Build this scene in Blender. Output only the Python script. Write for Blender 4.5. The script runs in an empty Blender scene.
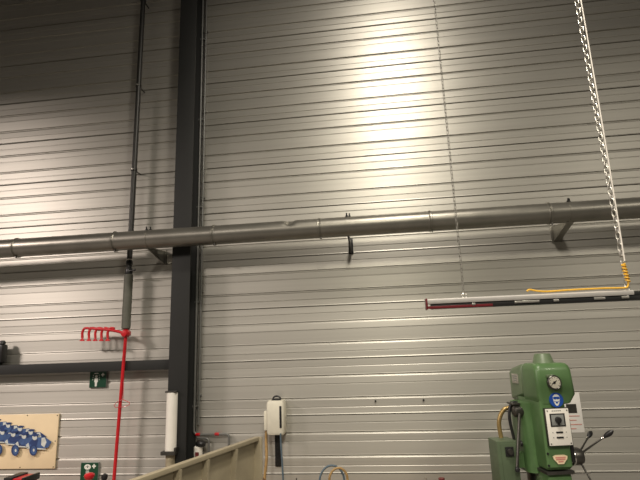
import bpy, bmesh, math, random
from mathutils import Vector, Matrix
random.seed(4)
S = bpy.context.scene
C = S.collection
R = math.radians
PI = math.pi

# ------------------------------------------------------------------ materials
def mat(name, col, rough=0.5, metal=0.0, var=0.08, scale=12.0, bump=0.0, stretch=(1, 1, 1), spec=0.5, coat=0.0, aniso=0.0):
    m = bpy.data.materials.new(name); m.use_nodes = True
    nt = m.node_tree; N = nt.nodes; L = nt.links
    b = N['Principled BSDF']
    tc = N.new('ShaderNodeTexCoord'); mp = N.new('ShaderNodeMapping'); mp.inputs['Scale'].default_value = stretch
    nz = N.new('ShaderNodeTexNoise'); nz.inputs['Scale'].default_value = scale; nz.inputs['Detail'].default_value = 4
    L.new(tc.outputs['Object'], mp.inputs[0]); L.new(mp.outputs[0], nz.inputs['Vector'])
    r = N.new('ShaderNodeMapRange'); r.inputs[1].default_value = .3; r.inputs[2].default_value = .7
    r.inputs[3].default_value = 1 - var; r.inputs[4].default_value = 1 + var
    L.new(nz.outputs[0], r.inputs[0])
    mx = N.new('ShaderNodeVectorMath'); mx.operation = 'SCALE'; mx.inputs[0].default_value = col
    L.new(r.outputs[0], mx.inputs['Scale']); L.new(mx.outputs[0], b.inputs['Base Color'])
    b.inputs['Roughness'].default_value = rough; b.inputs['Metallic'].default_value = metal
    b.inputs['Specular IOR Level'].default_value = spec; b.inputs['Coat Weight'].default_value = coat
    if aniso:                    # rolled sheet: the sheen is drawn out upright
        b.inputs['Anisotropic'].default_value = aniso; b.inputs['Anisotropic Rotation'].default_value = .25
        tg = N.new('ShaderNodeTangent'); tg.direction_type = 'RADIAL'; tg.axis = 'Z'
        L.new(tg.outputs[0], b.inputs['Tangent'])
    if bump:
        bp = N.new('ShaderNodeBump'); bp.inputs['Strength'].default_value = bump; bp.inputs['Distance'].default_value = .004
        L.new(nz.outputs[0], bp.inputs['Height']); L.new(bp.outputs[0], b.inputs['Normal'])
    return m

M = dict(
    wall=mat('liner_tray_steel', (.50, .485, .435), .46, .70, .05, 1.0, .10, (.25, 6, 34), aniso=.55),
    floor=mat('concrete', (.16, .15, .14), .7, 0, .15, 3),
    ceiling=mat('dark_roof_deck', (.05, .05, .05), .8, 0, .1, 3),
    column=mat('dark_grey_paint', (.009, .0095, .0085), .65, 0, .1, 6),
    duct=mat('galvanised_duct', (.235, .225, .195), .38, .8, .10, 5, .08),
    zinc=mat('bright_zinc', (.62, .60, .55), .35, .9, .08, 30),
    pipe=mat('dark_pipe', (.030, .029, .026), .45, .3, .1, 20),
    conduit=mat('grey_conduit', (.16, .16, .15), .45, .3, .1, 20),
    insul=mat('olive_pipe_sleeve', (.095, .095, .075), .6, 0, .12, 20),
    red=mat('red_paint', (.50, .012, .018), .35, 0, .08, 20, coat=.2),
    green=mat('machine_green', (.085, .165, .060), .38, 0, .10, 9, coat=.15),
    greengrey=mat('greyish_machine_green', (.12, .165, .092), .42, 0, .10, 9, coat=.1),  # greyer version of the machine green
    black=mat('black_plastic', (.012, .012, .012), .4, 0, .1, 20),
    darkmetal=mat('dark_steel', (.10, .095, .085), .35, .8, .15, 20),
    chrome=mat('polished_steel', (.70, .68, .64), .2, 1, .05, 20),
    white=mat('white_paint', (.78, .75, .68), .45, 0, .03, 10),
    cream=mat('cream_plastic', (.66, .63, .52), .5, 0, .05, 14),
    board=mat('cream_board', (.78, .63, .41), .5, 0, .05, 5),
    navy=mat('navy_print', (.022, .045, .14), .5, 0, .2, 25),
    bluep=mat('blue_print', (.05, .10, .24), .5, 0, .2, 25),
    paleb=mat('pale_blue_print', (.55, .58, .55), .5, 0, .15, 25),
    signg=mat('sign_green', (.006, .055, .026), .4, 0, .05, 20),
    signb=mat('sign_blue', (.015, .075, .36), .4, 0, .05, 20),
    signw=mat('sign_white', (.75, .76, .70), .45, 0, .03, 20),
    beige=mat('beige_paint', (.33, .285, .195), .5, 0, .10, 7),
    yellow=mat('yellow_cord', (.70, .40, .035), .5, 0, .1, 60),
    tan=mat('tan_hose', (.36, .23, .09), .5, 0, .15, 40),
    bluegrey=mat('blue_grey_hose', (.09, .13, .16), .5, 0, .1, 40),
    blue=mat('blue_plastic', (.03, .10, .34), .4, 0, .1, 20),
    brown=mat('brown_rubber', (.13, .07, .035), .6, 0, .15, 40),
    boxgreen=mat('dull_box_green', (.075, .105, .058), .45, 0, .10, 9),
    grey=mat('grey_panel', (.22, .23, .22), .5, 0, .08, 20),
    paper=mat('paper', (.70, .68, .64), .7, 0, .03, 10),
    pink=mat('faded_red_print', (.55, .22, .18), .6, 0, .1, 30),
    maroon=mat('maroon_paint', (.13, .02, .02), .45, 0, .1, 20),
    wood=mat('bench_wood', (.22, .15, .08), .6, 0, .2, 4, 0, (1, 8, 8)),
    brass=mat('brass_hose', (.38, .27, .11), .4, .6, .15, 60),
    darkred=mat('dark_red_plastic', (.11, .008, .012), .35, 0, .1, 20),
    chainsteel=mat('dull_chain_steel', (.30, .29, .26), .45, .8, .1, 40),
    alu=mat('satin_aluminium', (.62, .60, .57), .42, .4, .04, 20),
    cord=mat('white_cable', (.72, .68, .62), .5, 0, .05, 40),
)

# ------------------------------------------------------------------ mesh helpers
class MB:
    def __init__(s): s.bm = bmesh.new(); s.mi = 0
    def face(s, vs):
        try:
            f = s.bm.faces.new(vs); f.material_index = s.mi; f.smooth = False; return f
        except ValueError: return None
    def loft(s, rings, cap=True, smooth=True, closed=True):
        V = [[s.bm.verts.new(p) for p in r] for r in rings]
        n = len(V[0])
        for a, b in zip(V, V[1:]):
            for i in range(n if closed else n - 1):
                f = s.face([a[i], a[(i + 1) % n], b[(i + 1) % n], b[i]])
                if f: f.smooth = smooth
        if cap and closed:
            s.face(list(reversed(V[0]))); s.face(V[-1])
        return s
    def box(s, c, d, rot=None, bev=0.0):
        T = Matrix.Translation(Vector(c)) @ (rot.to_4x4() if rot else Matrix.Identity(4)) @ Matrix.Diagonal((*d, 1))
        g = bmesh.ops.create_cube(s.bm, size=1, matrix=T)
        fs = {f for v in g['verts'] for f in v.link_faces}
        for f in fs: f.material_index = s.mi
        if bev:
            es = {e for v in g['verts'] for e in v.link_edges}
            r = bmesh.ops.bevel(s.bm, geom=list(es), offset=bev, segments=2, affect='EDGES', profile=.6)
            for f in r['faces']: f.material_index = s.mi
        return s
    def tube(s, pts, r, n=12, cap=True):
        pts = [Vector(p) for p in pts]
        rs = r if isinstance(r, (list, tuple)) else [r] * len(pts)
        ts = []
        for i in range(len(pts)):
            t = pts[min(i + 1, len(pts) - 1)] - pts[max(i - 1, 0)]
            ts.append(t.normalized())
        up = Vector((0, 0, 1)) if abs(ts[0].z) < .9 else Vector((1, 0, 0))
        x = ts[0].cross(up).normalized(); rings = []
        for p, t, rr in zip(pts, ts, rs):
            x = (x - t * x.dot(t)).normalized(); y = t.cross(x)
            rings.append([p + (x * math.cos(a) + y * math.sin(a)) * rr for a in [2 * PI * k / n for k in range(n)]])
        return s.loft(rings, cap)
    def lathe(s, prof, o=(0, 0, 0), axis=(0, 0, 1), n=24):
        q = Vector((0, 0, 1)).rotation_difference(Vector(axis).normalized()); o = Vector(o)
        rings = [[o + q @ Vector((max(r, 1e-5) * math.cos(2 * PI * k / n), max(r, 1e-5) * math.sin(2 * PI * k / n), h)) for k in range(n)] for r, h in prof]
        return s.loft(rings)
    def prism(s, pts, o, ax, ay, t):
        """outline pts (2D) in plane ax, ay from o, thickness t along ax x ay"""
        o = Vector(o); ax = Vector(ax); ay = Vector(ay); nn = ax.cross(ay).normalized() * t
        base = [o + ax * u + ay * v for u, v in pts]
        return s.loft([base, [p + nn for p in base]], True, False)
    def disc(s, c, r, o, ax, ay, t, n=20, ry=None):
        ry = ry or r
        return s.prism([(c[0] + r * math.cos(2 * PI * k / n), c[1] + ry * math.sin(2 * PI * k / n)) for k in range(n)], o, ax, ay, t)
    def build(s, name, mats, parent=None, sharp=None):
        bmesh.ops.recalc_face_normals(s.bm, faces=s.bm.faces)
        me = bpy.data.meshes.new(name); s.bm.to_mesh(me); s.bm.free()
        for m in (mats if isinstance(mats, list) else [mats]): me.materials.append(m)
        try: me.set_sharp_from_angle(angle=R(38))
        except Exception: pass
        o = bpy.data.objects.new(name, me); C.objects.link(o)
        if parent: o.parent = parent
        return o

def tag(o, label, cat, group=None):
    o['label'] = label; o['category'] = cat
    if group: o['group'] = group
    return o
def thing(name, label, cat, loc=(0, 0, 0), rz=0.0, group=None):
    o = bpy.data.objects.new(name, None); o.empty_display_size = .05; C.objects.link(o)
    o.location = loc; o.rotation_euler = (0, 0, rz)
    return tag(o, label, cat, group)
def struct(o): o['kind'] = 'structure'; return o
def rrect(hx, y0, y1, r, z, n=5):
    out = []
    for cx, cy, a0 in ((hx - r, y1 - r, 0), (-hx + r, y1 - r, 90), (-hx + r, y0 + r, 180), (hx - r, y0 + r, 270)):
        for k in range(n + 1):
            a = R(a0 + 90 * k / n); out.append((cx + r * math.cos(a), cy + r * math.sin(a), z))
    return out
def arc(c, r, a0, a1, ax, ay, n=10):
    c = Vector(c); ax = Vector(ax); ay = Vector(ay)
    return [c + ax * r * math.cos(R(a0 + (a1 - a0) * k / n)) + ay * r * math.sin(R(a0 + (a1 - a0) * k / n)) for k in range(n + 1)]
def spline(pts, n=8):
    P = [Vector(p) for p in pts]; P = [P[0]] + P + [P[-1]]; out = []
    for i in range(1, len(P) - 2):
        a, b, c, d = P[i - 1:i + 3]
        for k in range(n):
            t = k / n
            out.append(.5 * ((2 * b) + (c - a) * t + (2 * a - 5 * b + 4 * c - d) * t * t + (3 * b - a - 3 * c + d) * t ** 3))
    return out + [P[-1]]
X = Vector((1, 0, 0)); Z = Vector((0, 0, 1)); Y = Vector((0, 1, 0))

# ------------------------------------------------------------------ camera
CZ = 2.1; F = 481.0
def cam_axes(yaw=6.7, pitch=12.7, roll=2.06):
    y, p, r = R(yaw), R(pitch), R(roll)
    f = Vector((-math.sin(y) * math.cos(p), math.cos(y) * math.cos(p), math.sin(p)))
    r0 = Vector((math.cos(y), math.sin(y), 0)); u0 = r0.cross(f)
    return f, r0 * math.cos(r) - u0 * math.sin(r), u0 * math.cos(r) + r0 * math.sin(r)
cf, cr, cu = cam_axes()
cd = bpy.data.cameras.new('camera'); co = bpy.data.objects.new('camera', cd); C.objects.link(co)
cd.sensor_width = 36; cd.lens = 36 * F / 640; cd.clip_start = .02
co.matrix_world = Matrix((( cr.x, cu.x, -cf.x, 0), (cr.y, cu.y, -cf.y, 0), (cr.z, cu.z, -cf.z, CZ), (0, 0, 0, 1)))
S.camera = co
def at(px, py, yy):
    """where the sight line through a measured photo point meets the vertical plane y = yy"""
    d = cf + cr * ((px - 320) / F) + cu * ((240 - py) / F)
    return Vector((0, 0, CZ)) + d * (yy / d.y)

# ------------------------------------------------------------------ setting
WY = 4.70                       # room face of the liner-tray wall
TOP = 7.5
def wall_profile():
    """cassette wall: a seam every 506 mm, two deeper and three fine grooves between seams"""
    rnd = random.Random(7); pts = [(0, 0)]
    per, base = .5063, .988 - .5063
    for n in range(16):
        b = base + per * n
        for off, kind in ((0, 'seam'), (.068, 'fine'), (.150, 'deep'), (.277, 'fine'), (.352, 'deep'), (.437, 'fine')):
            z = b + off
            if z < .03 or z > TOP - .04: continue
            e = rnd.uniform(-.0015, .0015)
            if kind == 'seam':
                pts.extend([(z - .007, e), (z - .004, .006), (z - .003, .016), (z + .004, .016), (z + .0045, e - .003), (z + .013, e)])
            elif kind == 'deep':
                pts.extend([(z - .0165, e), (z - .006, .0085), (z - .001, .011), (z + .008, .011), (z + .0085, e - .001), (z + .014, e)])
            else:
                pts.extend([(z - .006, e), (z - .0015, .0042), (z + .0035, .0042), (z + .004, e)])
    pts.append((TOP, 0)); return pts
pr = wall_profile()
m = MB(); xs = (-9, 7)
ringA = [(xs[0], WY + d, z) for z, d in pr] + [(xs[0], WY + .12, TOP), (xs[0], WY + .12, 0)]
ringB = [(xs[1], p[1], p[2]) for p in ringA]
m.loft([ringA, ringB], True, False)
wall = struct(m.build('wall_back', M['wall']))
for f in wall.data.polygons: f.use_smooth = False
struct(MB().box((-1, 1.2, -.05), (16, 7.24, .1)).build('floor', M['floor']))
struct(MB().box((-1, 1.2, TOP + .05), (16, 7.24, .1)).build('ceiling', M['ceiling']))

# steel column (H section): front flange, web, back flange
cx0, cx1 = -1.996, -1.808
t = thing('steel_column', 'dark grey steel column rising full height beside the thin conduits', 'column', ((cx0 + cx1) / 2, 4.57, 0))
hw = (cx1 - cx0) / 2
MB().box((0, -.113, TOP / 2), (2 * hw, .014, TOP), bev=.003).build('front_flange', M['column'], t)
MB().box((0, 0, TOP / 2), (.010, .212, TOP)).build('web', M['column'], t)
MB().box((0, .113, TOP / 2), (2 * hw, .014, TOP)).build('back_flange', M['column'], t)
MB().box((0, 0, .011), (.30, .255, .022)).build('base_plate', M['column'], t)

# horizontal beam
bz = at(80, 367.3, 4.62).z
bl = -6.0
t = thing('steel_beam', 'dark grey horizontal steel beam running from left edge to the column', 'beam', (bl, 4.63, bz))
L_ = cx0 - bl - .004
MB().box((L_ / 2, -.055, 0), (L_, .012, .092), bev=.002).build('front_flange', M['column'], t)
MB().box((L_ / 2, 0, 0), (L_, .10, .008)).build('web', M['column'], t)
MB().box((L_ / 2, .055, 0), (L_, .012, .092)).build('back_flange', M['column'], t)
MB().box((L_ - .01, -.068, 0), (.014, .012, .092)).build('end_plate', M['column'], t)

# rounded black fitting on the beam at the left edge
p = at(0, 353, 4.57)
t = thing('flood_light', 'black rounded fitting standing on the beam at the left edge', 'light', (p.x - .11, 4.60, bz + .046))
MB().box((0, 0, .115), (.28, .09, .19), bev=.03).build('housing', M['black'], t)
MB().box((0, 0, .012), (.10, .06, .024)).build('bracket', M['black'], t)
MB().lathe([(.0, .0), (.03, 0), (.03, .02), (.02, .035), (0, .04)], (.10, 0, .21)).build('knob', M['black'], t)

# ------------------------------------------------------------------ ventilation duct
DY, DZ, DR = 4.33, 3.194, .092
t = thing('ventilation_duct', 'long round galvanised ventilation duct crossing in front of the column', 'duct', (0, DY, DZ))
dent = at(289, 222, DY - .07)
rings = []; n = 40; xq = -7.0; stations = []
while xq < 5.01:
    stations.append(xq); xq += .015 if abs(xq - dent.x) < .25 else .1
for xq in stations:
    ring = []
    for k in range(n):
        a = 2 * PI * k / n; v = Vector((0, math.cos(a), math.sin(a)))
        w = max(0, v.dot(Vector((0, -.55, .835)).normalized()))
        g = .026 * math.exp(-((xq - dent.x) / .035) ** 2) * max(0, (w - .72) / .28)
        ring.append((xq, v.y * (DR - g), v.z * (DR - g)))
    rings.append(ring)
MB().loft(rings).build('pipe', M['duct'], t)
for px, py in ((18, 247), (116, 241), (214.5, 235.5), (320, 229), (430, 221.5), (548, 213.5), (652, 207), (-80, 252)):
    x = at(px, py, DY).x
    m = MB(); m.lathe([(DR + .001, -.016), (DR + .004, -.012), (DR + .003, -.004), (DR + .009, -.003), (DR + .009, .003), (DR + .003, .004), (DR + .004, .012), (DR + .001, .016)], (x, 0, 0), (1, 0, 0), 36)
    j = m.build('joint_band', M['duct'], t)
    MB().box((x + .012, -.03, -DR - .008), (.012, .02, .018), bev=.002).build('band_clip', M['darkmetal'], j)
# wall brackets carrying the duct
def duct_bracket(px, mm, w):
    x = at(px, 230, DY).x; wy = WY - DY
    b = MB().prism([(-.02, -DR - .001), (.05, -DR + .02), (wy - .008, -DR + .05), (wy - .008, -DR - .09), (wy - .03, -DR - .09)], (x - w / 2, 0, 0), Y, Z, w).build('bracket', mm, t)
    MB().box((x, wy - .005, -DR - .02), (w + .03, .010, .16), bev=.002).build('wall_plate', mm, b)
    MB().lathe([(DR + .0015, -.010), (DR + .004, -.010), (DR + .004, .010), (DR + .0015, .010)], (x, 0, 0), (1, 0, 0), 36).build('strap', M['duct'], b)
    for k, (dx, dy) in enumerate(((-.004, -.04), (.02, -.005))):
        MB().lathe([(0, 0), (.012, 0), (.012, .012), (.006, .014), (.006, .034), (0, .034)], (x + dx, dy, DR - .008 + .006 * k), (0, -.25, 1), 8).build('bolt', M['black'], b)
duct_bracket(348, M['black'], .014); duct_bracket(571, M['duct'], .06); duct_bracket(149, M['duct'], .012)

# ------------------------------------------------------------------ left vertical water pipe + shower
PX, PY_ = -2.500, 4.56
zt = at(131, 274, PY_).z; zb = at(127, 329, PY_).z
t = thing('water_pipe', 'dark vertical water pipe left of the column ending in a thick sleeve', 'pipe', (PX, PY_, 0))
MB().tube([(0, 0, zt - .02), (0, 0, TOP - .001)], .027, 16).build('riser', M['pipe'], t)
for px, py in ((140, 86), (135.5, 170), (145, 0)):
    z = at(px, py, PY_).z
    m = MB(); m.lathe([(.028, -.012), (.032, -.012), (.032, .012), (.028, .012)], (0, 0, z)); m.box((0, .08, z), (.012, .116, .012)); m.build('clamp', M['pipe'], t)
    MB().lathe([(0, 0), (.010, 0), (.010, .012), (0, .014)], (.0, -.031, z), (0, -1, 0), 10).build('clamp_bolt', M['zinc'], t)
m = MB(); m.lathe([(.034, 0), (.036, .01), (.036, .05), (.03, .06), (.024, .09), (.034, .10), (.034, .13), (.028, .14)], (0, 0, zt), n=20)
v = m.build('valve', M['black'], t)
MB().tube([(0, -.02, zt + .03), (.05, -.03, zt + .03), (.085, -.03, zt + .035)], [.012, .008, .011], 10).build('valve_handle', M['black'], v)
MB().lathe([(.028, 0), (.028, .008)], (0, 0, zt + .145)).build('white_ring', M['white'], v)
m = MB(); m.lathe([(.03, zb), (.043, zb + .006), (.043, zt - .006), (.03, zt)], n=24); m.build('sleeve', M['insul'], t)

# emergency shower
RY = 4.55
J = at(126, 333.5, RY); jz = J.z; RX = J.x
t = thing('emergency_shower', 'red emergency shower with five hooked outlets on a tall red pipe', 'shower', (RX, RY, 0))
MB().tube([(-.046, 0, 0.0), (-.044, 0, .95), (0, 0, jz)], .0158, 16).build('riser_pipe', M['red'], t)
MB().lathe([(0, 0), (.045, 0), (.045, .012), (.03, .02), (.022, .04), (0, .04)], (-.046, 0, 0)).build('floor_flange', M['red'], t)
m = MB(); m.lathe([(0, -.05), (.030, -.045), (.040, -.02), (.040, .02), (.030, .045), (0, .05)], (0, 0, jz), (0, 1, 0), 20)
m.tube([(0, .0, jz), (PX - RX, .01, zb - .002)], .02, 12)
m.build('joint', M['red'], t)
a0 = at(124, 333, RY) - Vector((RX, RY, 0)); a1 = at(110, 330, RY) - Vector((RX, RY, 0)); a2 = at(90, 328.3, RY) - Vector((RX, RY, 0))
MB().tube(spline([(0, 0, jz), a0, a1, a2]), .014, 12).build('arm', M['red'], t)
for px, top in ((82.2, 331), (88.8, 330), (95.2, 328), (101.4, 329), (107.6, 330.5)):
    e = at(px, 341, RY) - Vector((RX, RY, 0)); s0 = at(px + 7, 328.6, RY) - Vector((RX, RY, 0))
    s1 = at(px + 2.6, 328.3, RY) - Vector((RX, RY, 0)); s2 = at(px + .2, 332.5, RY) - Vector((RX, RY, 0))
    nz_ = MB().tube(spline([s0, s1, s2, e + Vector((0, 0, .03))]), .0122, 12).build('outlet_pipe', M['red'], t)
    MB().lathe([(.009, .034), (.011, .02), (.024, .004), (.026, 0), (.018, 0), (.006, .012)], e, n=16).build('nozzle', M['red'], nz_)
h0 = at(122, 400, RY - .02) - Vector((RX, RY, 0)); rod = at(124.6, 340, RY - .02) - Vector((RX, RY, 0))
hd = [at(a, b, RY - .02) - Vector((RX, RY, 0)) for a, b in ((123, 399.5), (129.5, 402.5), (129.5, 404.5), (124, 407), (115.5, 407.5), (114, 405.5), (117, 402), (123, 399.5))]
m = MB(); m.tube(hd, .003, 8); m.tube([rod, hd[0]], .003, 8); m.build('pull_handle', M['red'], t)

# ------------------------------------------------------------------ safety signs
def sign(px0, py0, px1, py1, label, draw):
    a = at(px0, py0, 4.68); b = at(px1, py1, 4.68); w = b.x - a.x; h = a.z - b.z
    t = thing('safety_sign', label, 'sign', ((a.x + b.x) / 2, 4.69, (a.z + b.z) / 2), 0, 'green safety signs on the wall')
    MB().box((0, 0, 0), (w, .018, h), bev=.003).build('sign_body', M['grey'], t)
    MB().box((0, -.009, 0), (w - .006, .004, h - .006)).build('green_face', M['signg'], t)
    draw(t, w, h); return t
def cross(m, c, s, o):
    a = s / 3
    m.prism([(c[0] - a, c[1] - s), (c[0] + a, c[1] - s), (c[0] + a, c[1] - a), (c[0] + s, c[1] - a), (c[0] + s, c[1] + a), (c[0] + a, c[1] + a), (c[0] + a, c[1] + s), (c[0] - a, c[1] + s), (c[0] - a, c[1] + a), (c[0] - s, c[1] + a), (c[0] - s, c[1] - a), (c[0] - a, c[1] - a)], o, X, Z, .0015)
def draw_shower(t, w, h):
    o = (0, -.011, 0); m = MB()
    m.disc((-.018, .030), .013, o, X, Z, .0015)
    m.prism([(-.034, .014), (-.002, .014), (.002, -.025), (-.006, -.025), (-.008, -.066), (-.028, -.066), (-.030, -.025), (-.038, -.025)], o, X, Z, .0015)
    m.prism([(-.045, .055), (.008, .055), (-.002, .064), (-.034, .064)], o, X, Z, .0015)
    for dx, dz in ((-.05, .04), (-.052, .02), (-.054, 0), (.012, .04), (.014, .02), (.016, 0)):
        m.prism([(dx - .003, dz - .006), (dx + .003, dz - .006), (dx + .002, dz + .006), (dx - .002, dz + .006)], o, X, Z, .0015)
    cross(m, (.05, .045), .017, o)
    m.build('pictogram', M['signw'], t)
sign(90, 371.5, 106, 387.5, 'green shower sign with standing figure hanging below the dark beam', draw_shower)
def draw_eye(t, w, h):
    o = (0, -.011, 0); zt_ = h / 2
    m = MB(); m.disc((-.02, zt_ - .04), .034, o, X, Z, .0015, 24, .024)
    cross(m, (.046, zt_ - .034), .019, o)
    for k in range(4):
        m.prism([(-.034 + k * .01, zt_ - .112), (-.030 + k * .01, zt_ - .112), (-.028 + k * .008, zt_ - .072), (-.032 + k * .008, zt_ - .072)], o, X, Z, .0015)
    m.prism([(-.055, zt_ - .122), (.015, zt_ - .122), (-.005, zt_ - .142), (-.038, zt_ - .142)], o, X, Z, .0015)
    e = m.build('pictogram', M['signw'], t)
    m = MB(); o2 = (0, -.0126, 0)
    m.disc((-.02, zt_ - .042), .006, o2, X, Z, .001, 16)
    m.prism([(-.046, zt_ - .044), (-.02, zt_ - .026), (.006, zt_ - .044), (-.02, zt_ - .031)], o2, X, Z, .001)
    m.build('eye', M['signg'], e)
sign(81, 462.5, 97.5, 484, 'green eye wash sign with eye symbol low beside the red pipe', draw_eye)

# ------------------------------------------------------------------ cream picture board
a = at(-34, 414, 4.68); b = at(60, 414, 4.68); c = at(57.5, 469, 4.68)
bw, bh = b.x - a.x, b.z - c.z
t = thing('picture_board', 'cream picture board with blue toy like cars printed on it', 'picture', (b.x - .012 - bw / 2, 4.688, (b.z + c.z) / 2 + .004))
MB().box((0, 0, 0), (bw, .016, bh), bev=.002).build('board', M['board'], t)
m = MB(); o = -.0085
def lp(px, py):
    q = at(px, py, 4.68); return (q.x - t.location.x, q.z - t.location.z)
def blob(pts, mi, lay):
    m.mi = mi; m.prism([lp(*q) for q in pts], (0, o - .0006 * lay, 0), X, Z, .0006)
def ell(cx, cy, rx, ry, mi, lay):
    blob([(cx + rx * math.cos(2 * PI * k / 18), cy - ry * math.sin(2 * PI * k / 18)) for k in range(18)], mi, lay)
# a row of plain blue cars fanning up to the left
cars = [(-26, -19, .9), (-14, -15.5, .9), (-3, -12, .9), (9, -8.5, .95), (20, -5, .95), (-20, -8, .95), (-8, -5, .95), (3, -3, .97), (14, -1, 1.0), (25, .3, 1.05)]
lay = 1
for i, (dx, dy, s) in enumerate(cars):
    ox, oy = 13 + dx, 441 + dy
    q = lambda u, v: (ox + u * s, oy + v * s)
    blob([q(-11, 4), q(-10, -3), q(-5, -5), q(1, -4), q(8, -4.5), q(14.5, 0), q(11, 5.5), q(5, 6.5), q(-6, 6.5)], 1 if i % 2 else 0, lay)
    blob([q(-7, 1), q(-3, -3.5), q(2, -2), q(0, 4), q(-4, 4.5)], 1 - i % 2, lay + 1)
    blob([q(5, -3.6), q(8.2, -4), q(9.6, .5), q(7.5, 5.4), q(4.5, 3)], 2, lay + 1)
    blob([q(-10, 3), q(-7.5, 1), q(-6.5, 5.2), q(-9, 6)], 2, lay + 1)
    blob([q(-9, 5.2), q(9, 6.6), q(9, 7.6), q(-9, 6.6)], 2, lay + 1)
    ell(ox - 1.5 * s, oy - 4.2 * s, 2.3 * s, 2.7 * s, 2, lay + 2)
    blob([q(-4.5, -6), q(-1, -7.6), q(3, -7.2), q(1.5, -5.4), q(-2, -4.8)], 0, lay + 3)
    lay += 4
for cx, cy in ((-14, 448.5), (0.5, 449), (17, 449.8), (35, 449.6)):
    ell(cx, cy, 3.9, 5.6, 0, lay); ell(cx + .4, cy, 2.6, 4.2, 1, lay + 1); ell(cx + .6, cy, .9, 1.5, 2, lay + 2)
m.build('printed_cars', [M['navy'], M['bluep'], M['paleb']], t)
for px, py in ((27.5, 415.3), (58.6, 415.3), (57.5, 441), (55, 467), (20, 467.5)):
    u, v = lp(px, py); u = min(u, bw / 2 - .015)
    MB().lathe([(0, 0), (.006, 0), (.005, .003), (0, .004)], (u, -.008, v), (0, -1, 0), 10).build('screw', M['darkmetal'], t)

# ------------------------------------------------------------------ white half-round cover on the column, with clamp and lower pipe
pa = at(169.5, 393, 4.38); pb = at(168.5, 452, 4.38)
ux = pa.x; hgt = pa.z - pb.z
t = thing('cable_guard', 'tall white tubular guard clamped to the front of the dark column', 'guard', (ux, 4.392, 0))
def half(r, z, n=14): return [(r * math.cos(PI + PI * k / n), r * .9 * math.sin(PI + PI * k / n) + .054, z) for k in range(n + 1)]
MB().loft([half(.052, pb.z - .02), half(.052, pa.z)]).build('white_cover', M['white'], t)
MB().loft([half(.043, 0.0), half(.043, pb.z - .02)]).build('lower_pipe', M['beige'], t)
m = MB(); zc = at(168, 453.5, 4.38).z
m.box((0.004, -.008, zc), (.13, .022, .032), bev=.004); m.box((.064, .02, zc + .015), (.018, .06, .06), bev=.003); m.box((-.06, .02, zc), (.014, .066, .03), bev=.003)
m.build('clamp', M['darkmetal'], t)
MB().box((0, .03, pa.z + .008), (.11, .04, .014), bev=.003).build('top_cap', M['darkmetal'], t)

# ------------------------------------------------------------------ conduits right of column + air line
q = at(193, 432, 4.64)
c1x = at(196.5, 300, 4.66).x
t = thing('air_line', 'thin grey air line running down beside column with red bands at its elbow', 'pipe', (c1x, 4.665, 0))
zl = at(197, 434.5, 4.665).z
e1 = at(213, 435, 4.665).x - c1x; e2 = at(229, 437, 4.665).x - c1x
pts = [(0, 0, TOP - .001), (0, 0, zl + .04)] + arc((.04, 0, zl + .04), .04, 180, 270, X, Z, 6) + [(e2 - .03, 0, zl + .0)] + arc((e2 - .03, 0, zl - .03), .03, 90, 0, X, Z, 6) + [(e2, 0, zl - .16)]
MB().tube(pts, .011, 10).build('tube', M['conduit'], t)
for px in (198, 217):
    x = at(px, 435, 4.665).x - c1x
    MB().lathe([(.011, -.022), (.0145, -.02), (.0145, .02), (.011, .022)], (x, 0, zl), (1, 0, 0), 14).build('red_band', M['red'], t)
bxx = at(207.5, 443, 4.6).x - c1x
MB().tube([(.04, -.012, zl - .03), (bxx - .03, -.03, zl - .03)] + arc((bxx - .03, -.03, zl - .06), .03, 90, 0, X, Z, 6) + [(bxx, -.03, zl - .15)], .010, 10).build('branch', M['conduit'], t)
rgp = at(199, 451, 4.6)
rg = MB().lathe([(0, -.06), (.034, -.06), (.040, -.04), (.040, .035), (.03, .045), (0, .045)], (rgp.x - c1x - .006, -.07, rgp.z), n=20).build('regulator', M['white'], t)
MB().lathe([(0, .0), (.03, 0), (.045, .008), (.048, .03), (.035, .045), (0, .048)], (rgp.x - c1x + .014, -.07, rgp.z + .042), (.15, 0, 1), 18).build('cap', M['black'], rg)
m = MB(); m.box((0, 0, 0), (.035, .003, .035)); lb = m.build('mark', M['maroon'], rg); lb.location = (rgp.x - c1x - .002, -.111, rgp.z - .02)
for z in (1.6, 2.6, 3.6, 4.6, 5.6):
    MB().box((.0, .02, z), (.05, .03, .016), bev=.002).build('clip', M['conduit'], t)
c2x = at(200.5, 300, 4.66).x
t = thing('electrical_conduit', 'thin grey electrical conduit just right of the air line beside column', 'conduit', (c2x, 4.67, 0))
MB().tube([(0, 0, at(193, 425, 4.67).z), (0, 0, TOP - .001)], .010, 10).build('tube', M['conduit'], t)
for z in (1.7, 2.7, 3.7, 4.7, 5.7):
    MB().box((0, .018, z), (.035, .03, .014), bev=.002).build('clip', M['conduit'], t)

# ------------------------------------------------------------------ wall box with strap and cables
p = at(276, 417, 4.60)
t = thing('wall_box', 'cream wall mounted box with black slot left of centre', 'box', (p.x, WY, p.z))
mw = .0095
m = MB(); m.loft([rrect(.075, -.135, -.002, .02, -.15), rrect(.082, -.145, -.002, .025, -.13), rrect(.082, -.145, -.002, .025, .12), rrect(.070, -.135, -.002, .02, .145)]); m.build('body', M['cream'], t)
m = MB(); m.box((-.096, -.07, -.03), (.035, .09, .17), bev=.012); m.build('side_cover', M['cream'], t)
MB().box((.052, -.146, .005), (.020, .006, .19), bev=.002).build('slot', M['black'], t)
m = MB(); m.box((0, -.06, .152), (.085, .06, .016), bev=.004); m.tube([(.035 * math.cos(R(a)), -.06, .158 + .022 * math.sin(R(a))) for a in range(0, 181, 18)], .008, 8); m.build('top_clip', M['black'], t)
lt = at(277, 432, 4.66)
zlo = at(277, 467, 4.66).z
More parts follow.
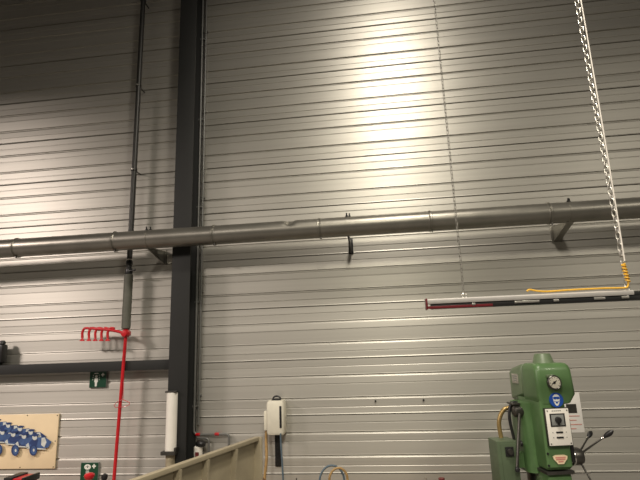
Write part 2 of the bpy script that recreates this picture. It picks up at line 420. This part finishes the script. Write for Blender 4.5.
t2 = thing('perforated_strap', 'black perforated strap on the wall below the cream box', 'strap', (lt.x, WY, 0))
zhi = p.z - .152
MB().box((0, -.0065, (zhi + zlo) / 2), (.055, .015, zhi - zlo), bev=.002).build('strip', M['black'], t2)
for k in range(8):
    MB().lathe([(0, 0), (.007, 0), (.006, .002), (0, .002)], (0, -.015, zlo + .02 + k * (zhi - zlo - .04) / 7), (0, -1, 0), 10).build('hole', M['pipe'], t2)
BENCH = .90
BT = BENCH
ca = at(266, 427, 4.62); cb = at(264.5, 474, 4.56)
tag(MB().tube(spline([(p.x - .098, 4.63, p.z - .075), (ca.x, 4.62, ca.z - .12), (cb.x + .01, 4.60, cb.z + .12), (cb.x - .005, 4.59, cb.z - .03), (cb.x - .01, 4.58, BT + .0135)]), .013, 10).build('tan_hose', M['tan']), 'tan hose hanging from left side of the cream wall box', 'hose')
cc = at(281.5, 445, 4.58)
tag(MB().tube(spline([(p.x + .052, 4.545, p.z - .135), (cc.x, 4.56, cc.z), (at(283, 478, 4.56).x, 4.56, 1.0), (cc.x + .012, 4.55, BT + .0085)]), .008, 10).build('blue_cable', M['bluegrey']), 'blue grey cable hanging from the slot of the cream wall box', 'cable')

# ------------------------------------------------------------------ workbenches just below the picture, carrying what shows at its lower edge
def bench(x0, x1, y0, y1, label):
    t = thing('workbench', label, 'workbench', ((x0 + x1) / 2, (y0 + y1) / 2, 0), 0)
    w, d = x1 - x0, y1 - y0
    MB().box((0, 0, BENCH - .02), (w, d, .04), bev=.004).build('worktop', M['wood'], t)
    for sx in (-1, 1):
        for sy in (-1, 1):
            MB().box((sx * (w / 2 - .05), sy * (d / 2 - .05), (BENCH - .04) / 2), (.05, .05, BENCH - .04)).build('leg', M['column'], t)
    return t
bench(-4.4, -2.655, 4.10, 4.66, 'wooden workbench below the cream picture board')
bench(-1.40, .92, 4.18, 4.66, 'wooden workbench between beige side panel and green drill')

# red / black tool box below picture
a = at(9, 474.5, 4.35); b = at(33, 474.5, 4.35)
w = b.x - a.x - .08; zt2 = a.z - .02
t = thing('tool_box', 'red and black tool box top showing under the picture board', 'toolbox', ((a.x + b.x) / 2, 4.38, BENCH))
hh = zt2 - BENCH
MB().box((0, 0, hh / 2 - .01), (w, .18, hh - .02), bev=.008).build('case', M['red'], t)
MB().box((0, 0, hh - .012), (w + .012, .19, .02), bev=.005).build('lid', M['red'], t)
MB().box((-w / 2 + .01, -.0, hh - .02), (.08, .21, .06), bev=.006).build('corner_guard', M['black'], t)
MB().box((w / 2 + .0, -.0, hh - .02), (.026, .21, .055), bev=.006).build('corner_guard', M['black'], t)
# red capped bottle and black knob tool
p = at(89.5, 474.5, 4.45)
t = thing('bottle', 'bottle with round red cap in front of the eye wash sign', 'bottle', (p.x, 4.45, BENCH))
hh = p.z - BENCH
MB().lathe([(0, 0), (.035, 0), (.038, .01), (.038, hh - .08), (.02, hh - .05), (.018, hh - .02)], n=20).build('body', M['signw'], t)
MB().lathe([(.02, -.045), (.036, -.035), (.046, -.012), (.045, .0), (.032, .012), (0, .018)], (0, 0, hh), n=20).build('red_cap', M['red'], t)
p = at(104.5, 476, 4.6)
t = thing('bottle', 'dark bottle with round black cap left of the red pipe', 'bottle', (p.x, 4.6, BENCH))
hh = p.z - BENCH
MB().lathe([(0, 0), (.03, 0), (.032, .01), (.032, hh - .08), (.014, hh - .05), (.012, hh - .02)], n=20).build('body', M['bluegrey'], t)
MB().lathe([(.012, -.04), (.026, -.03), (.030, -.008), (.026, .012), (0, .024)], (0, 0, hh), n=20).build('black_cap', M['black'], t)

# ------------------------------------------------------------------ beige steel side panel
A = at(135, 480, 2.73); B = at(258.5, 436, 4.0)
zt3 = (A.z + B.z) / 2
dirv = Vector((B.x - A.x, B.y - A.y, 0)); ln = dirv.length
ext = .75                        # runs on towards the viewer below the frame
ang = math.atan2(dirv.y, dirv.x)
st = B - dirv.normalized() * (ln + ext)
TL = ln + ext
t = thing('steel_side_panel', 'beige ribbed steel side panel standing on the floor at bottom left', 'panel', (st.x, st.y, 0), ang)
# local: x along the panel, -y towards the viewer's side
MB().box((TL / 2, .03, zt3 / 2 + .02), (TL, .006, zt3 - .05)).build('sheet', M['beige'], t)
MB().box((TL / 2, .008, zt3 - .014), (TL, .045, .028), bev=.003).build('top_flange', M['beige'], t)
MB().box((TL / 2, -.004, .035), (TL, .075, .07), bev=.003).build('bottom_rail', M['beige'], t)
def along(px):                   # where along the panel a photo column falls, on its top edge
    best = min((abs(proj_x(st + dirv.normalized() * (TL * k / 400)) - px), TL * k / 400) for k in range(401))
    return best[1]
def proj_x(v):
    d = Vector((v.x, v.y, zt3 - .05)) - Vector((0, 0, CZ)); return 320 + F * d.dot(cr) / d.dot(cf)
for px in (178, 206.5, 235):
    x = along(px)
    m = MB(); m.prism([(.028, .07), (-.016, .07), (-.012, zt3 - .20), (-.022, zt3 - .03), (.028, zt3 - .035)], (x + .011, 0, 0), Y, Z, -.022)
    m.build('rib', M['beige'], t)
for x in (along(178) - .32, along(178) - .64, along(178) - .96):
    if x > .05:
        m = MB(); m.prism([(.028, .07), (-.016, .07), (-.012, zt3 - .20), (-.022, zt3 - .03), (.028, zt3 - .035)], (x + .011, 0, 0), Y, Z, -.022)
        m.build('rib', M['beige'], t)
MB().box((TL - .008, -.002, zt3 / 2), (.018, .07, zt3 - .002), bev=.002).build('end_post', M['beige'], t)
for x in (.25, TL - .3):
    MB().box((x, .08, .02), (.08, .55, .04), bev=.004).build('foot', M['beige'], t)

# small things on the bench beside the panel
p = at(249, 476.5, 4.24)
t = thing('air_gun', 'small blue air gun with black knob beside the beige panel end', 'tool', (p.x + .01, 4.28, BENCH))
hh = p.z - BENCH
MB().box((0, 0, (hh - .02) / 2), (.05, .05, hh - .02), bev=.01).build('handle', M['blue'], t)
MB().tube([(-.05, 0, hh - .015), (.0, 0, hh), (.07, 0, hh - .012)], [.016, .022, .018], 14).build('body', M['blue'], t)
MB().lathe([(0, 0), (.022, 0), (.026, .012), (.014, .022), (0, .024)], (-.045, -.01, hh), (-.5, -.3, 1), 14).build('knob', M['black'], t)
def coil(px, py, r, yy, mt, name, label, th=.011, tilt=0):
    c = at(px, py, yy); zc_ = c.z
    pts = []
    pts.append((c.x - r * 1.05, yy, BENCH + th))
    pts += [(c.x + r * math.cos(R(a)), yy + tilt * math.cos(R(a)), zc_ + r * 1.25 * math.sin(R(a))) for a in range(175, -1, -25)]
    pts.append((c.x + r * 1.08, yy - .0, BENCH + th))
    return tag(MB().tube(spline(pts, 6), th, 10).build(name, mt), label, 'hose', 'hose loops standing on the bench')
coil(332, 482, .105, 4.44, M['bluegrey'], 'hose_loop', 'blue grey hose loop standing on bench, leftmost of the two loops', .009, .02)
coil(338.5, 480, .075, 4.38, M['tan'], 'hose_loop', 'tan hose loop standing on bench, rightmost of the two loops', .010, .02)
c = at(260, 477.5, 4.42)
tag(MB().tube(spline([(c.x - .05, 4.43, BENCH + .014), (c.x - .03, 4.42, c.z - .03), (c.x, 4.42, c.z), (c.x + .04, 4.42, c.z - .03), (c.x + .06, 4.43, BENCH + .014)]), .012, 10).build('rubber_hose', M['brown']), 'short brown rubber hose hump at the foot of the tan hose', 'hose')
p = at(441.5, 478, 4.35)
t = thing('tin', 'small maroon tin on the bench left of green drill', 'tin', (p.x, 4.35, BENCH)); hh = p.z - BENCH
MB().lathe([(0, 0), (.024, 0), (.024, hh - .01), (.022, hh - .01)], n=20).build('body', M['maroon'], t)
MB().lathe([(.020, hh - .012), (.026, hh - .01), (.026, hh), (.02, hh + .002), (0, hh + .002)], n=20).build('lid', M['maroon'], t)
for px, hpy, rr, lab in ((425.5, 477, .006, 'thin pale rod standing on bench left of the maroon tin'), (296, 478, .005, 'thin dark rod standing on bench right of the blue cable')):
    p = at(px, hpy, 4.4)
    t = thing('rod_stand', lab, 'rod', (p.x, 4.4, BENCH)); hh = p.z - BENCH
    MB().lathe([(0, 0), (.03, 0), (.03, .012), (.008, .018), (0, .018)], n=16).build('foot', M['darkmetal'], t)
    MB().tube([(0, 0, .015), (.004, 0, hh)], rr, 8).build('rod', M['zinc'] if px > 400 else M['darkmetal'], t)

# small dark bolts in the wall
for px, py, lab in ((375.5, 401, 'tiny dark bolt in the wall, the one nearer the cream box'), (423.5, 400, 'tiny dark bolt in the wall, the one nearer the green drill')):
    p = at(px, py, WY)
    tag(MB().lathe([(0, -.001), (.009, -.001), (.009, .014), (.006, .018), (0, .018)], (p.x, WY, p.z), (0, -1, 0), 10).build('wall_bolt', M['black']), lab, 'bolt', 'bolts in the wall')

# ------------------------------------------------------------------ hanging rail on two chains
HY = 3.0
La = at(427, 304, HY); Rb = at(630, 297, HY)
hz = (La.z + Rb.z) / 2
t = thing('hanging_rail', 'silver rail with red and black lower strip hanging from two chains', 'rail', (La.x, HY, hz))
RL = 2.0; SL = Rb.x - La.x
m = MB()
m.prism([(-.03, .004), (-.034, .012), (-.034, .026), (-.02, .034), (.03, .034), (.03, .004)], (0, 0, 0), Y, Z, SL + .01)
m.build('aluminium_profile', M['alu'], t)
MB().box((SL + .28, 0, .012), (.54, .05, .022), bev=.003).build('end_extension', M['black'], t)
MB().box((RL / 2 + .02, .004, -.012), (RL, .052, .03), bev=.004).build('black_strip', M['black'], t)
MB().box((.19, -.024, -.018), (.38, .008, .016), bev=.002).build('red_strip', M['darkred'], t)
MB().box((-.004, -.002, .004), (.010, .068, .066), bev=.002).build('end_cap', M['darkred'], t)
for x, w in ((.53, .05), (.60, .09), (.74, .03), (.98, .06), (1.12, .04), (.27, .02)):
    MB().box((x, -.025, -.008), (w, .010, .014), bev=.002).build('clip', M['zinc'], t)
ch1 = at(624, 270, HY); ch2 = at(464, 295, HY)
for x in (ch1.x - La.x, ch2.x - La.x):
    MB().tube(arc((x, 0, .045), .014, -60, 240, X, Z, 10), .004, 8).build('hanger_eye', M['zinc'], t)

def link_mesh(L, w, r):
    m = MB(); pts = arc((0, 0, L / 2 - w), w, 0, 180, X, Z, 6) + arc((0, 0, -L / 2 + w), w, 180, 360, X, Z, 6); pts.append(pts[0])
    m.tube(pts, r, 6, False)
    return m
def chain(x, zlow, zframe, L, w, r, label, mm):
    t = thing('chain', label, 'chain', (x, HY, zlow), 0, 'chains carrying the rail')
    pitch = L - 2 * r - .0008
    first = None; k = 0; z = 0
    while zlow + z < zframe:
        if first is None: o = first = link_mesh(L, w, r).build('link', mm, t)
        else: o = first.copy(); C.objects.link(o); o.parent = t
        o.location = (0, 0, z + L / 2); o.rotation_euler = (0, 0, R(35 if k % 2 else 125)); k += 1; z += pitch
    m = MB()                                     # the run above the picture up to the ceiling
    while zlow + z + L < TOP - .02:
        q = Matrix.Rotation(R(35 if k % 2 else 125), 3, 'Z')
        pts = [q @ v + Vector((0, 0, z + L / 2)) for v in arc((0, 0, L / 2 - w), w, 0, 180, X, Z, 4) + arc((0, 0, -L / 2 + w), w, 180, 360, X, Z, 4)]; pts.append(pts[0])
        m.tube(pts, r, 5, False); k += 1; z += pitch
    m.tube([(0, 0, z - .01), (0, 0, TOP - zlow - .001)], r * 1.5, 6)
    m.build('upper_links', mm, t)['kind'] = 'stuff'
    return t
chain(ch1.x, hz + .058, 4.42, .043, .0115, .0036, 'thick steel chain with white cord alongside at right of the rail', M['zinc'])
chain(ch2.x, hz + .058, 4.60, .030, .0062, .0019, 'thin steel chain holding the left half of the rail', M['chainsteel'])
tag(MB().tube(spline([(ch1.x + .004, HY - .018, ch1.z + .05), (ch1.x + .014, HY - .015, 3.2), (ch1.x + .020, HY - .012, 3.9), (ch1.x + .022, HY - .012, 4.5), (ch1.x + .03, HY, TOP - .001)], 6), .0042, 8).build('white_cord', M['cord']), 'thin white cord running down along the thick chain', 'cord')
# yellow cord knotted to the chain, then lying along above the rail
yc = [at(623.5, 265, HY - .03), at(626, 273, HY - .03), at(628.3, 283, HY - .03), at(628, 287.5, HY - .03), at(624, 289.2, HY - .03), at(600, 289.8, HY - .02), at(570, 291.3, HY - .01), at(548, 292.8, HY - .01), at(537, 292.2, HY - .01), at(530, 291.0, HY - .01), at(527, 292.6, HY - .01)]
yc = [q + Vector((0, 0, .008)) for q in yc]
m = MB(); m.tube(spline(yc, 6), .0055, 8)
wr = []
for k in range(60):
    f = k / 59; q = yc[0].lerp(yc[2], f) if f < 1 else yc[2]; a = f * 2 * PI * 6
    wr.append(q + Vector((.009 * math.cos(a), .009 * math.sin(a), 0)))
m.tube(wr, .0055, 6)
tag(m.build('yellow_cord', M['yellow']), 'yellow cord tied to the thick chain and stretched above the rail', 'cord')

# ------------------------------------------------------------------ green pillar drill
TH = R(9)
O = at(557, 440, 3.70)
dt = thing('pillar_drill', 'green pillar drill with white control panel standing on the floor', 'drill', (O.x, 3.70, 0), TH)
rot = Matrix.Rotation(-TH, 3, 'Z')
def loc(px, py, d):
    """photo point on the drill's own plane at depth d behind its front, in drill coordinates"""
    n = Vector((-math.sin(TH), math.cos(TH), 0)); o = Vector((O.x, 3.70, 0)) + n * d
    v = cf + cr * ((px - 320) / F) + cu * ((240 - py) / F); c0 = Vector((0, 0, CZ))
    s = (o - c0).dot(n) / v.dot(n)
    return rot @ (c0 + v * s - Vector((O.x, 3.70, 0)))
fl = loc(537, 385, 0); fr = loc(576.5, 393, 0); ztop = loc(556, 363, .03).z; zfl = loc(577, 394, 0).z; zch = loc(568, 404, 0).z
mid = (fl.x + fr.x) / 2; hx = (fr.x - fl.x) / 2
def sh(ring): return [(x + mid, y, z) for x, y, z in ring]
# belt cover, front half
m = MB(); D1 = .26
def sk(ring, k): return [(x + k, y, z) for x, y, z in ring]
m.loft([sk(sh(rrect(hx * .76, .012, D1, .03, zch)), -hx * .14), sk(sh(rrect(hx * .83, .006, D1, .03, zch + .006)), -hx * .11), sh(rrect(hx, 0, D1, .03, zfl)), sh(rrect(hx * .965, .004, D1, .035, ztop - .05)),
        sh(rrect(hx * .93, .014, D1 - .004, .04, ztop - .02)), sh(rrect(hx * .86, .03, D1 - .012, .045, ztop - .004)), sh(rrect(hx * .74, .05, D1 - .03, .04, ztop))])
m.build('belt_cover', M['green'], dt)
bk = loc(510.5, 385, .56); zbk = loc(512, 369, .52).z
hxb = hx * .93; D2 = .50
m = MB()
def slope(ring, z0, z1, y0, y1):
    return [(x, y, z0 + (z1 - z0) * (y - y0) / (y1 - y0)) for x, y, z in ring]
zb0, zb1 = zfl - .01, loc(511, 400, .5).z
m.loft([slope(sh(rrect(hxb * .8, D1 + .0005, D2, .03, 0)), zb0 - .02, zb1 - .01, D1, D2), slope(sh(rrect(hxb, D1 + .0005, D2, .03, 0)), zb0 + .005, zb1 + .02, D1, D2),
        slope(sh(rrect(hxb, D1 + .0005, D2, .03, 0)), ztop - .035, zbk - .03, D1, D2), slope(sh(rrect(hxb * .88, D1 + .0005, D2 - .02, .03, 0)), ztop - .008, zbk, D1, D2)])
m.build('motor_cover', M['greengrey'], dt)
cp = loc(543, 362, .17); zc0 = ztop - .004; zc1 = loc(543, 353.5, .17).z
m = MB(); m.lathe([(.078, 0), (.074, .006), (.058, zc1 - zc0 - .008), (.050, zc1 - zc0), (0, zc1 - zc0 + .001)], (cp.x, .17, zc0), n=28); m.build('top_cap', M['greengrey'], dt)
# head
hl = loc(545, 440, 0).x; hr = loc(571, 440, 0).x; zh0 = loc(556, 471, 0).z
hm = (hl + hr) / 2; hhx = (hr - hl) / 2
m = MB()
def shh(ring): return [(x + hm, y, z) for x, y, z in ring]
m.loft([shh(rrect(hhx * .9, .03, .36, .02, zh0)), shh(rrect(hhx, .012, .37, .02, zh0 + .02)), shh(rrect(hhx, .008, .37, .02, zch + .012)), shh(rrect(hhx * .98, .008, .37, .02, zch + .03))])
m.build('head', M['green'], dt)
# side boss of head (wider rear of the head) and round column down to the base
sl = loc(524, 440, .20).x
m = MB(); m.loft([[(x + (sl + hr) / 2, y, z) for x, y, z in rrect((hr - sl) / 2, .16, .42, .06, zz)] for zz in (zh0 - .05, zh0 - .02, zch - .02, zch - .004)]); m.build('rear_housing', M['green'], dt)
zcol = zh0 - .05
MB().lathe([(.085, .085), (.085, zcol + .01)], (hm - .03, .29, 0), n=28).build('column', M['darkmetal'], dt)
m = MB(); m.box((hm - .02, .16, .045), (.46, .72, .09), bev=.012); m.build('base', M['green'], dt)
m = MB(); zt4 = .80
m.box((hm, -.02, zt4 + .02), (.40, .40, .04), bev=.006); m.lathe([(.105, -.10), (.11, -.09), (.11, .02), (.10, .03)], (hm - .03, .29, zt4), n=24); m.box((hm, .12, zt4 - .02), (.12, .2, .06), bev=.01)
m.build('table', M['darkmetal'], dt)
m = MB(); m.lathe([(0, 0), (.012, 0), (.03, .05), (.034, .05), (.034, .15), (.048, .15), (.048, zh0 - .93 + .02)], (hm, .12, .93), n=24); m.build('spindle', M['darkmetal'], dt)
# front skirt with ledge under the head
zs = loc(556, 474, -.01).z
MB().box((hm, .17, zs - .004), (hhx * 2.15, .30, .022), bev=.005).build('lower_collar', M['darkmetal'], dt)
MB().box((hm, .17, zs - .115), (hhx * 1.9, .26, .20), bev=.02).build('lower_housing', M['green'], dt)
MB().box((hr + .07, .06, zs - .02), (.13, .02, .012), bev=.003).build('depth_rod', M['chrome'], dt)

# gauge
g = loc(554.5, 382.5, -.012)
gg = MB().lathe([(.047, .0), (.05, .005), (.05, .022), (.044, .028), (.040, .024), (0, .024)], (g.x, .008, g.z), (0, -1, 0), 28).build('gauge', M['darkmetal'], dt)
MB().lathe([(0, 0), (.040, 0), (.039, .003), (0, .003)], (g.x, -.0155, g.z), (0, -1, 0), 28).build('dial', M['cream'], gg)
m = MB(); m.prism([(-.022, -.014), (.016, .012), (.013, .016), (-.024, -.008)], (g.x, -.0187, g.z), X, Z, .001); m.disc((-.004, 0), .009, (g.x, -.0187, g.z), X, Z, .0015)
for k in range(9):
    a = R(-40 + 32 * k); m.disc((.033 * math.cos(a), .033 * math.sin(a)), .0026, (g.x, -.0187, g.z), X, Z, .001, 6)
m.build('needle', M['black'], gg)
MB().box((g.x - .02, .004, g.z + .044), (.06, .03, .022), bev=.008).build('gauge_hood', M['greengrey'], gg)

# blue mask sign
g = loc(556.3, 400, -.002); o = (g.x, -.004, g.z)
sg = MB().disc((0, 0), .049, (g.x, .012, g.z), X, Z, .016, 32).build('mask_sign', M['signb'], dt)
m = MB()
m.prism([(-.024, .010), (-.022, .026), (-.010, .037), (.010, .037), (.022, .026), (.024, .010), (.022, -.008), (.012, -.030), (.004, -.038), (-.004, -.038), (-.012, -.030), (-.022, -.008)], o, X, Z, .0012)
m.build('head_symbol', M['signw'], sg)
m = MB(); o2 = (g.x, -.0053, g.z)
m.prism([(-.023, .008), (-.02, .022), (.02, .022), (.023, .008), (.006, .004), (0, .009), (-.006, .004)], o2, X, Z, .001)
m.disc((0, -.016), .0075, o2, X, Z, .001, 14); m.prism([(-.022, -.004), (-.006, -.010), (-.006, -.013), (-.020, -.008)], o2, X, Z, .001); m.prism([(.022, -.004), (.006, -.010), (.006, -.013), (.020, -.008)], o2, X, Z, .001)
m.build('visor_symbol', M['signb'], sg)

# white control panel, tilted like the photo's slanted front
c0, c1, c2, c3 = [loc(*q, -.02) for q in ((545.3, 409.2), (568.3, 408.2), (572.3, 444.6), (549.5, 446.2))]
pw = ((c1 - c0).length + (c2 - c3).length) / 2; ph = ((c0 - c3).length + (c1 - c2).length) / 2
pc = (c0 + c1 + c2 + c3) / 4
m = MB(); m.box((pc.x, -.004, pc.z), (pw * 1.03, .03, ph * 1.03), bev=.003); cpn_b = m.build('panel_box', M['darkmetal'], dt)
cpn = MB().box((pc.x, -.0205, pc.z), (pw, .004, ph), bev=.001).build('control_panel', M['white'], dt)
def onp(u, v): return (pc.x + (u - .5) * pw, -.0225, pc.z + (.5 - v) * ph)
MB().box(onp(.48, .31), (pw * .66, .004, ph * .36), bev=.001).build('display_frame', M['black'], cpn)
MB().box(Vector(onp(.48, .31)) + Vector((0, -.0018, 0)), (pw * .54, .003, ph * .29), bev=.001).build('display', M['grey'], cpn)
kn = MB().lathe([(0, 0), (.021, 0), (.019, .018), (.014, .020), (0, .020)], Vector(onp(.48, .30)) + Vector((0, -.003, 0)), (0, -1, 0), 20).build('knob', M['black'], cpn)
MB().box(Vector(onp(.48, .345)) + Vector((0, -.012, 0)), (.012, .016, .045), bev=.003).build('pointer', M['black'], kn)
for v in (.645, .785):
    MB().box(onp(.49, v), (pw * .30, .008, ph * .045), bev=.002).build('button', M['black'], cpn)
    m = MB(); m.disc((0, 0), .0035, onp(.20, v), X, Z, .002, 8); m.disc((0, 0), .0035, onp(.78, v), X, Z, .002, 8); m.build('mark', M['grey'], cpn)
m = MB()
for k in range(5): m.box(onp(.30 + k * .085, .055), (pw * .06, .002, ph * .028))
m.build('caption', M['grey'], cpn)
for u, v in ((.07, .05), (.93, .05), (.07, .95), (.93, .95)):
    MB().lathe([(0, 0), (.0045, 0), (.004, .003), (0, .003)], onp(u, v), (0, -1, 0), 10).build('screw', M['darkmetal'], cpn)
# badge
g = loc(561, 459.5, 0)
bd = MB().prism([(-.050, .020), (-.030, .028), (.030, .028), (.050, .020), (.047, .002), (.030, -.016), (.020, -.030), (-.020, -.030), (-.030, -.016), (-.047, .002)], (g.x, .010, g.z), X, Z, .006).build('badge', M['board'], dt)
m = MB()
for w, z in ((.036, .012), (.033, 0), (.018, -.014)):
    m.prism([(-w, z - .004), (w, z - .004), (w, z + .004), (-w, z + .004)], (g.x, .0035, g.z), X, Z, .001)
m.build('lettering', M['pink'], bd)
for px, py in ((548.5, 454), (549.5, 466)):
    g = loc(px, py, 0); MB().lathe([(0, 0), (.008, 0), (.007, .006), (0, .006)], (g.x, .010, g.z), (0, -1, 0), 10).build('bolt', M['black'], dt)
# feed hub with levers
g = loc(580.5, 456, .10)
hub = MB().lathe([(0, -.0), (.042, 0), (.056, .04), (.060, .085), (.050, .11), (.025, .12), (0, .121)], (hr - .002, .10, g.z), (1, 0, 0), 26).build('feed_hub', M['darkmetal'], dt)
MB().lathe([(.054, .03), (.060, .032), (.061, .044), (.057, .046)], (hr - .002, .10, g.z), (1, 0, 0), 26).build('scale_ring', M['chrome'], hub)
hc = Vector((hr + .08, .10, g.z))
def lever(px, py, d, ball):
    e = loc(px, py, d); dr = (e - hc).normalized()
    lv = MB().tube([hc + dr * .03, hc.lerp(e, .5), e], [.0075, .0065, .006], 10).build('lever', M['darkmetal'], dt)
    if ball:
        MB().lathe([(0, -.012), (.007, -.01), (.010, 0), (.016, .02), (.018, .045), (.013, .062), (.005, .075), (0, .076)], e - dr * .01, dr, 16).build('grip', M['black'], lv)
        MB().lathe([(.0075, -.03), (.0085, -.03), (.0085, -.012), (.0075, -.012)], e, dr, 12).build('ferrule', M['chrome'], lv)
lever(605.5, 436, -.02, True); lever(588.5, 436.5, .22, True); lever(594, 486, .02, True)
MB().box((hr + .012, .045, loc(574, 440, .04).z), (.024, .05, loc(574, 420, .04).z - loc(574, 464, .04).z), bev=.003).build('scale_bar', M['black'], dt)
# left hub and lever
g = loc(518, 411.5, .22); gx = sl - .0
hb = MB().lathe([(0, 0), (.040, 0), (.043, .02), (.040, .06), (.028, .07), (0, .072)], (gx + .02, .22, g.z), (-1, 0, 0), 22).build('side_hub', M['darkmetal'], dt)
e = loc(517.5, 470, .125)
u0_ = loc(519.5, 414, .18)
MB().tube([(u0_.x + .02, .21, u0_.z + .01), u0_, (e.x, .125, e.z + .02)], .011, 12).build('shift_lever', M['darkmetal'], hb)
MB().lathe([(0, 0), (.016, .006), (.018, .02), (.012, .034), (0, .038)], (e.x, .125, e.z - .016), n=14).build('lever_tip', M['black'], hb)
g = loc(533, 443, .25)
MB().lathe([(0, 0), (.022, 0), (.022, .006), (.018, .012), (0, .012)], (sl + .0015, .25, g.z), (-1, 0, 0), 20).build('side_plug', M['black'], dt)
# name plate on the side of the motor cover
g = loc(516.5, 377.5, .46)
pl = MB().box((mid - hxb - .002, .37, g.z), (.006, .11, .07), bev=.001).build('name_plate', M['zinc'], dt)
m = MB()
for k in range(3): m.box((mid - hxb - .0055, .37, g.z + .018 - k * .016), (.002, .085 - .02 * k, .006))
m.build('plate_lines', M['grey'], pl)
# switch box at the left
b0 = loc(489.5, 442, .30); b1 = loc(519, 442, .30); s_l = loc(499, 442, .20)
xl, xr = loc(498.5, 460, .16).x, loc(519, 460, .16).x
zt5 = loc(508, 441, .16).z
dep = .17
sb = MB(); sb.box(((xl + xr) / 2, .16 + dep / 2, zt5 - .22), (xr - xl, dep, .44), bev=.008); sbo = sb.build('switch_box', M['boxgreen'], dt)
MB().box(((xl + xr) / 2 + .01, .157, zt5 - .215), ((xr - xl) * .78, .006, .40), bev=.002).build('door', M['boxgreen'], sbo)
g = loc(509.5, 451.5, .15)
sw = MB().box((g.x, .149, g.z), (.058, .014, .062), bev=.003).build('switch_plate', M['black'], sbo)
MB().lathe([(0, 0), (.020, 0), (.018, .016), (0, .016)], (g.x, .143, g.z), (0, -1, 0), 18).build('rotary_switch', M['darkmetal'], sw)
MB().box(((xr + sl) / 2 + .01, .28, zt5 - .15), (abs(sl - xr) + .05, .08, .1)).build('mounting_bracket', M['green'], dt)
# flexible hose from cover to switch box
h1, h2, h3, h4 = loc(511.5, 407.5, .30), loc(503.5, 410, .30), loc(499, 422, .30), loc(501, 440, .30)
m = MB(); m.tube(spline([h1 + Vector((.05, .0, .0)), h1, h2, h3, Vector((h4.x + .004, .30, zt5 - .01))], 8), .016, 12)
m.build('flexible_conduit', M['brass'], dt)
m = MB(); k1 = loc(511, 404, .26); k2 = loc(514, 437, .24)
m.tube(spline([k1 + Vector((.05, 0, .01)), k1, loc(509.5, 418, .25), Vector((k2.x, .24, zt5 - .01))]), .011, 10); m.build('black_cable', M['black'], dt)
MB().box((loc(515, 404, .25).x + .02, .26, loc(515, 403.5, .25).z), (.11, .12, .014), bev=.004).build('cable_support', M['darkmetal'], dt)

# ------------------------------------------------------------------ white paper sheet on the wall behind the drill
a = at(560, 392, WY - .005); b = at(579.3, 392.2, WY - .005); c = at(584.5, 432.5, WY - .005)
w = .30; h = b.z - c.z
t = thing('instruction_sheet', 'white instruction sheet on the wall behind the green drill', 'poster', ((b.x + c.x) / 2 - w / 2, WY, (b.z + c.z) / 2))
MB().box((0, -.002, 0), (w, .006, h), bev=.0008).build('sheet', M['paper'], t)
g = at(571.5, 408.5, WY - .006)
MB().box((g.x - t.location.x, -.0065, g.z - t.location.z), (.085, .002, .075)).build('printed_photo', M['darkmetal'], t)
m = MB()
for k, ww in enumerate((.10, .07, .11, .06)): m.box((.075 + ww / 2 - .05, -.0065, -.03 - k * .035), (ww, .002, .006))
m.build('printed_lines', M['pink'], t)

# ------------------------------------------------------------------ light
def area(name, loc_, size, power, col, target=None, spread=180):
    l = bpy.data.lights.new(name, 'AREA'); l.shape = 'DISK'; l.size = size; l.energy = power; l.color = col; l.spread = R(spread)
    o = bpy.data.objects.new(name, l); C.objects.link(o); o.location = loc_
    d = (Vector(target) - Vector(loc_)) if target else Vector((0, 0, -1))
    o.rotation_euler = d.to_track_quat('-Z', 'Y').to_euler(); return o
area('hall_or_fill_lamp', (.46, 1.5, 6.9), .7, 230, (1, .91, .79), None, 168)
area('hall_or_fill_lamp', (-7.8, -.3, 5.6), 1.6, 780, (1, .86, .79), None, 172)
area('hall_or_fill_lamp', (.3, -1.4, 6.0), 1.2, 270, (1, .925, .76), None, 168)
area('hall_or_fill_lamp', (-3.2, -1.6, 5.6), 1.2, 190, (1, .89, .80), None, 160)
area('hall_or_fill_lamp', (5.2, -1.4, 5.9), 1.2, 190, (1, .91, .77), None, 168)  # fill lamp, added to brighten the right end of the wall
wd = bpy.data.worlds.new('hall_air'); S.world = wd; wd.use_nodes = True
wd.node_tree.nodes['Background'].inputs[0].default_value = (.9, .8, .65, 1); wd.node_tree.nodes['Background'].inputs[1].default_value = .08

S.view_settings.view_transform = 'Standard'; S.view_settings.look = 'None'
S.view_settings.exposure = -0.12; S.view_settings.gamma = 1; S.view_settings.use_curve_mapping = False
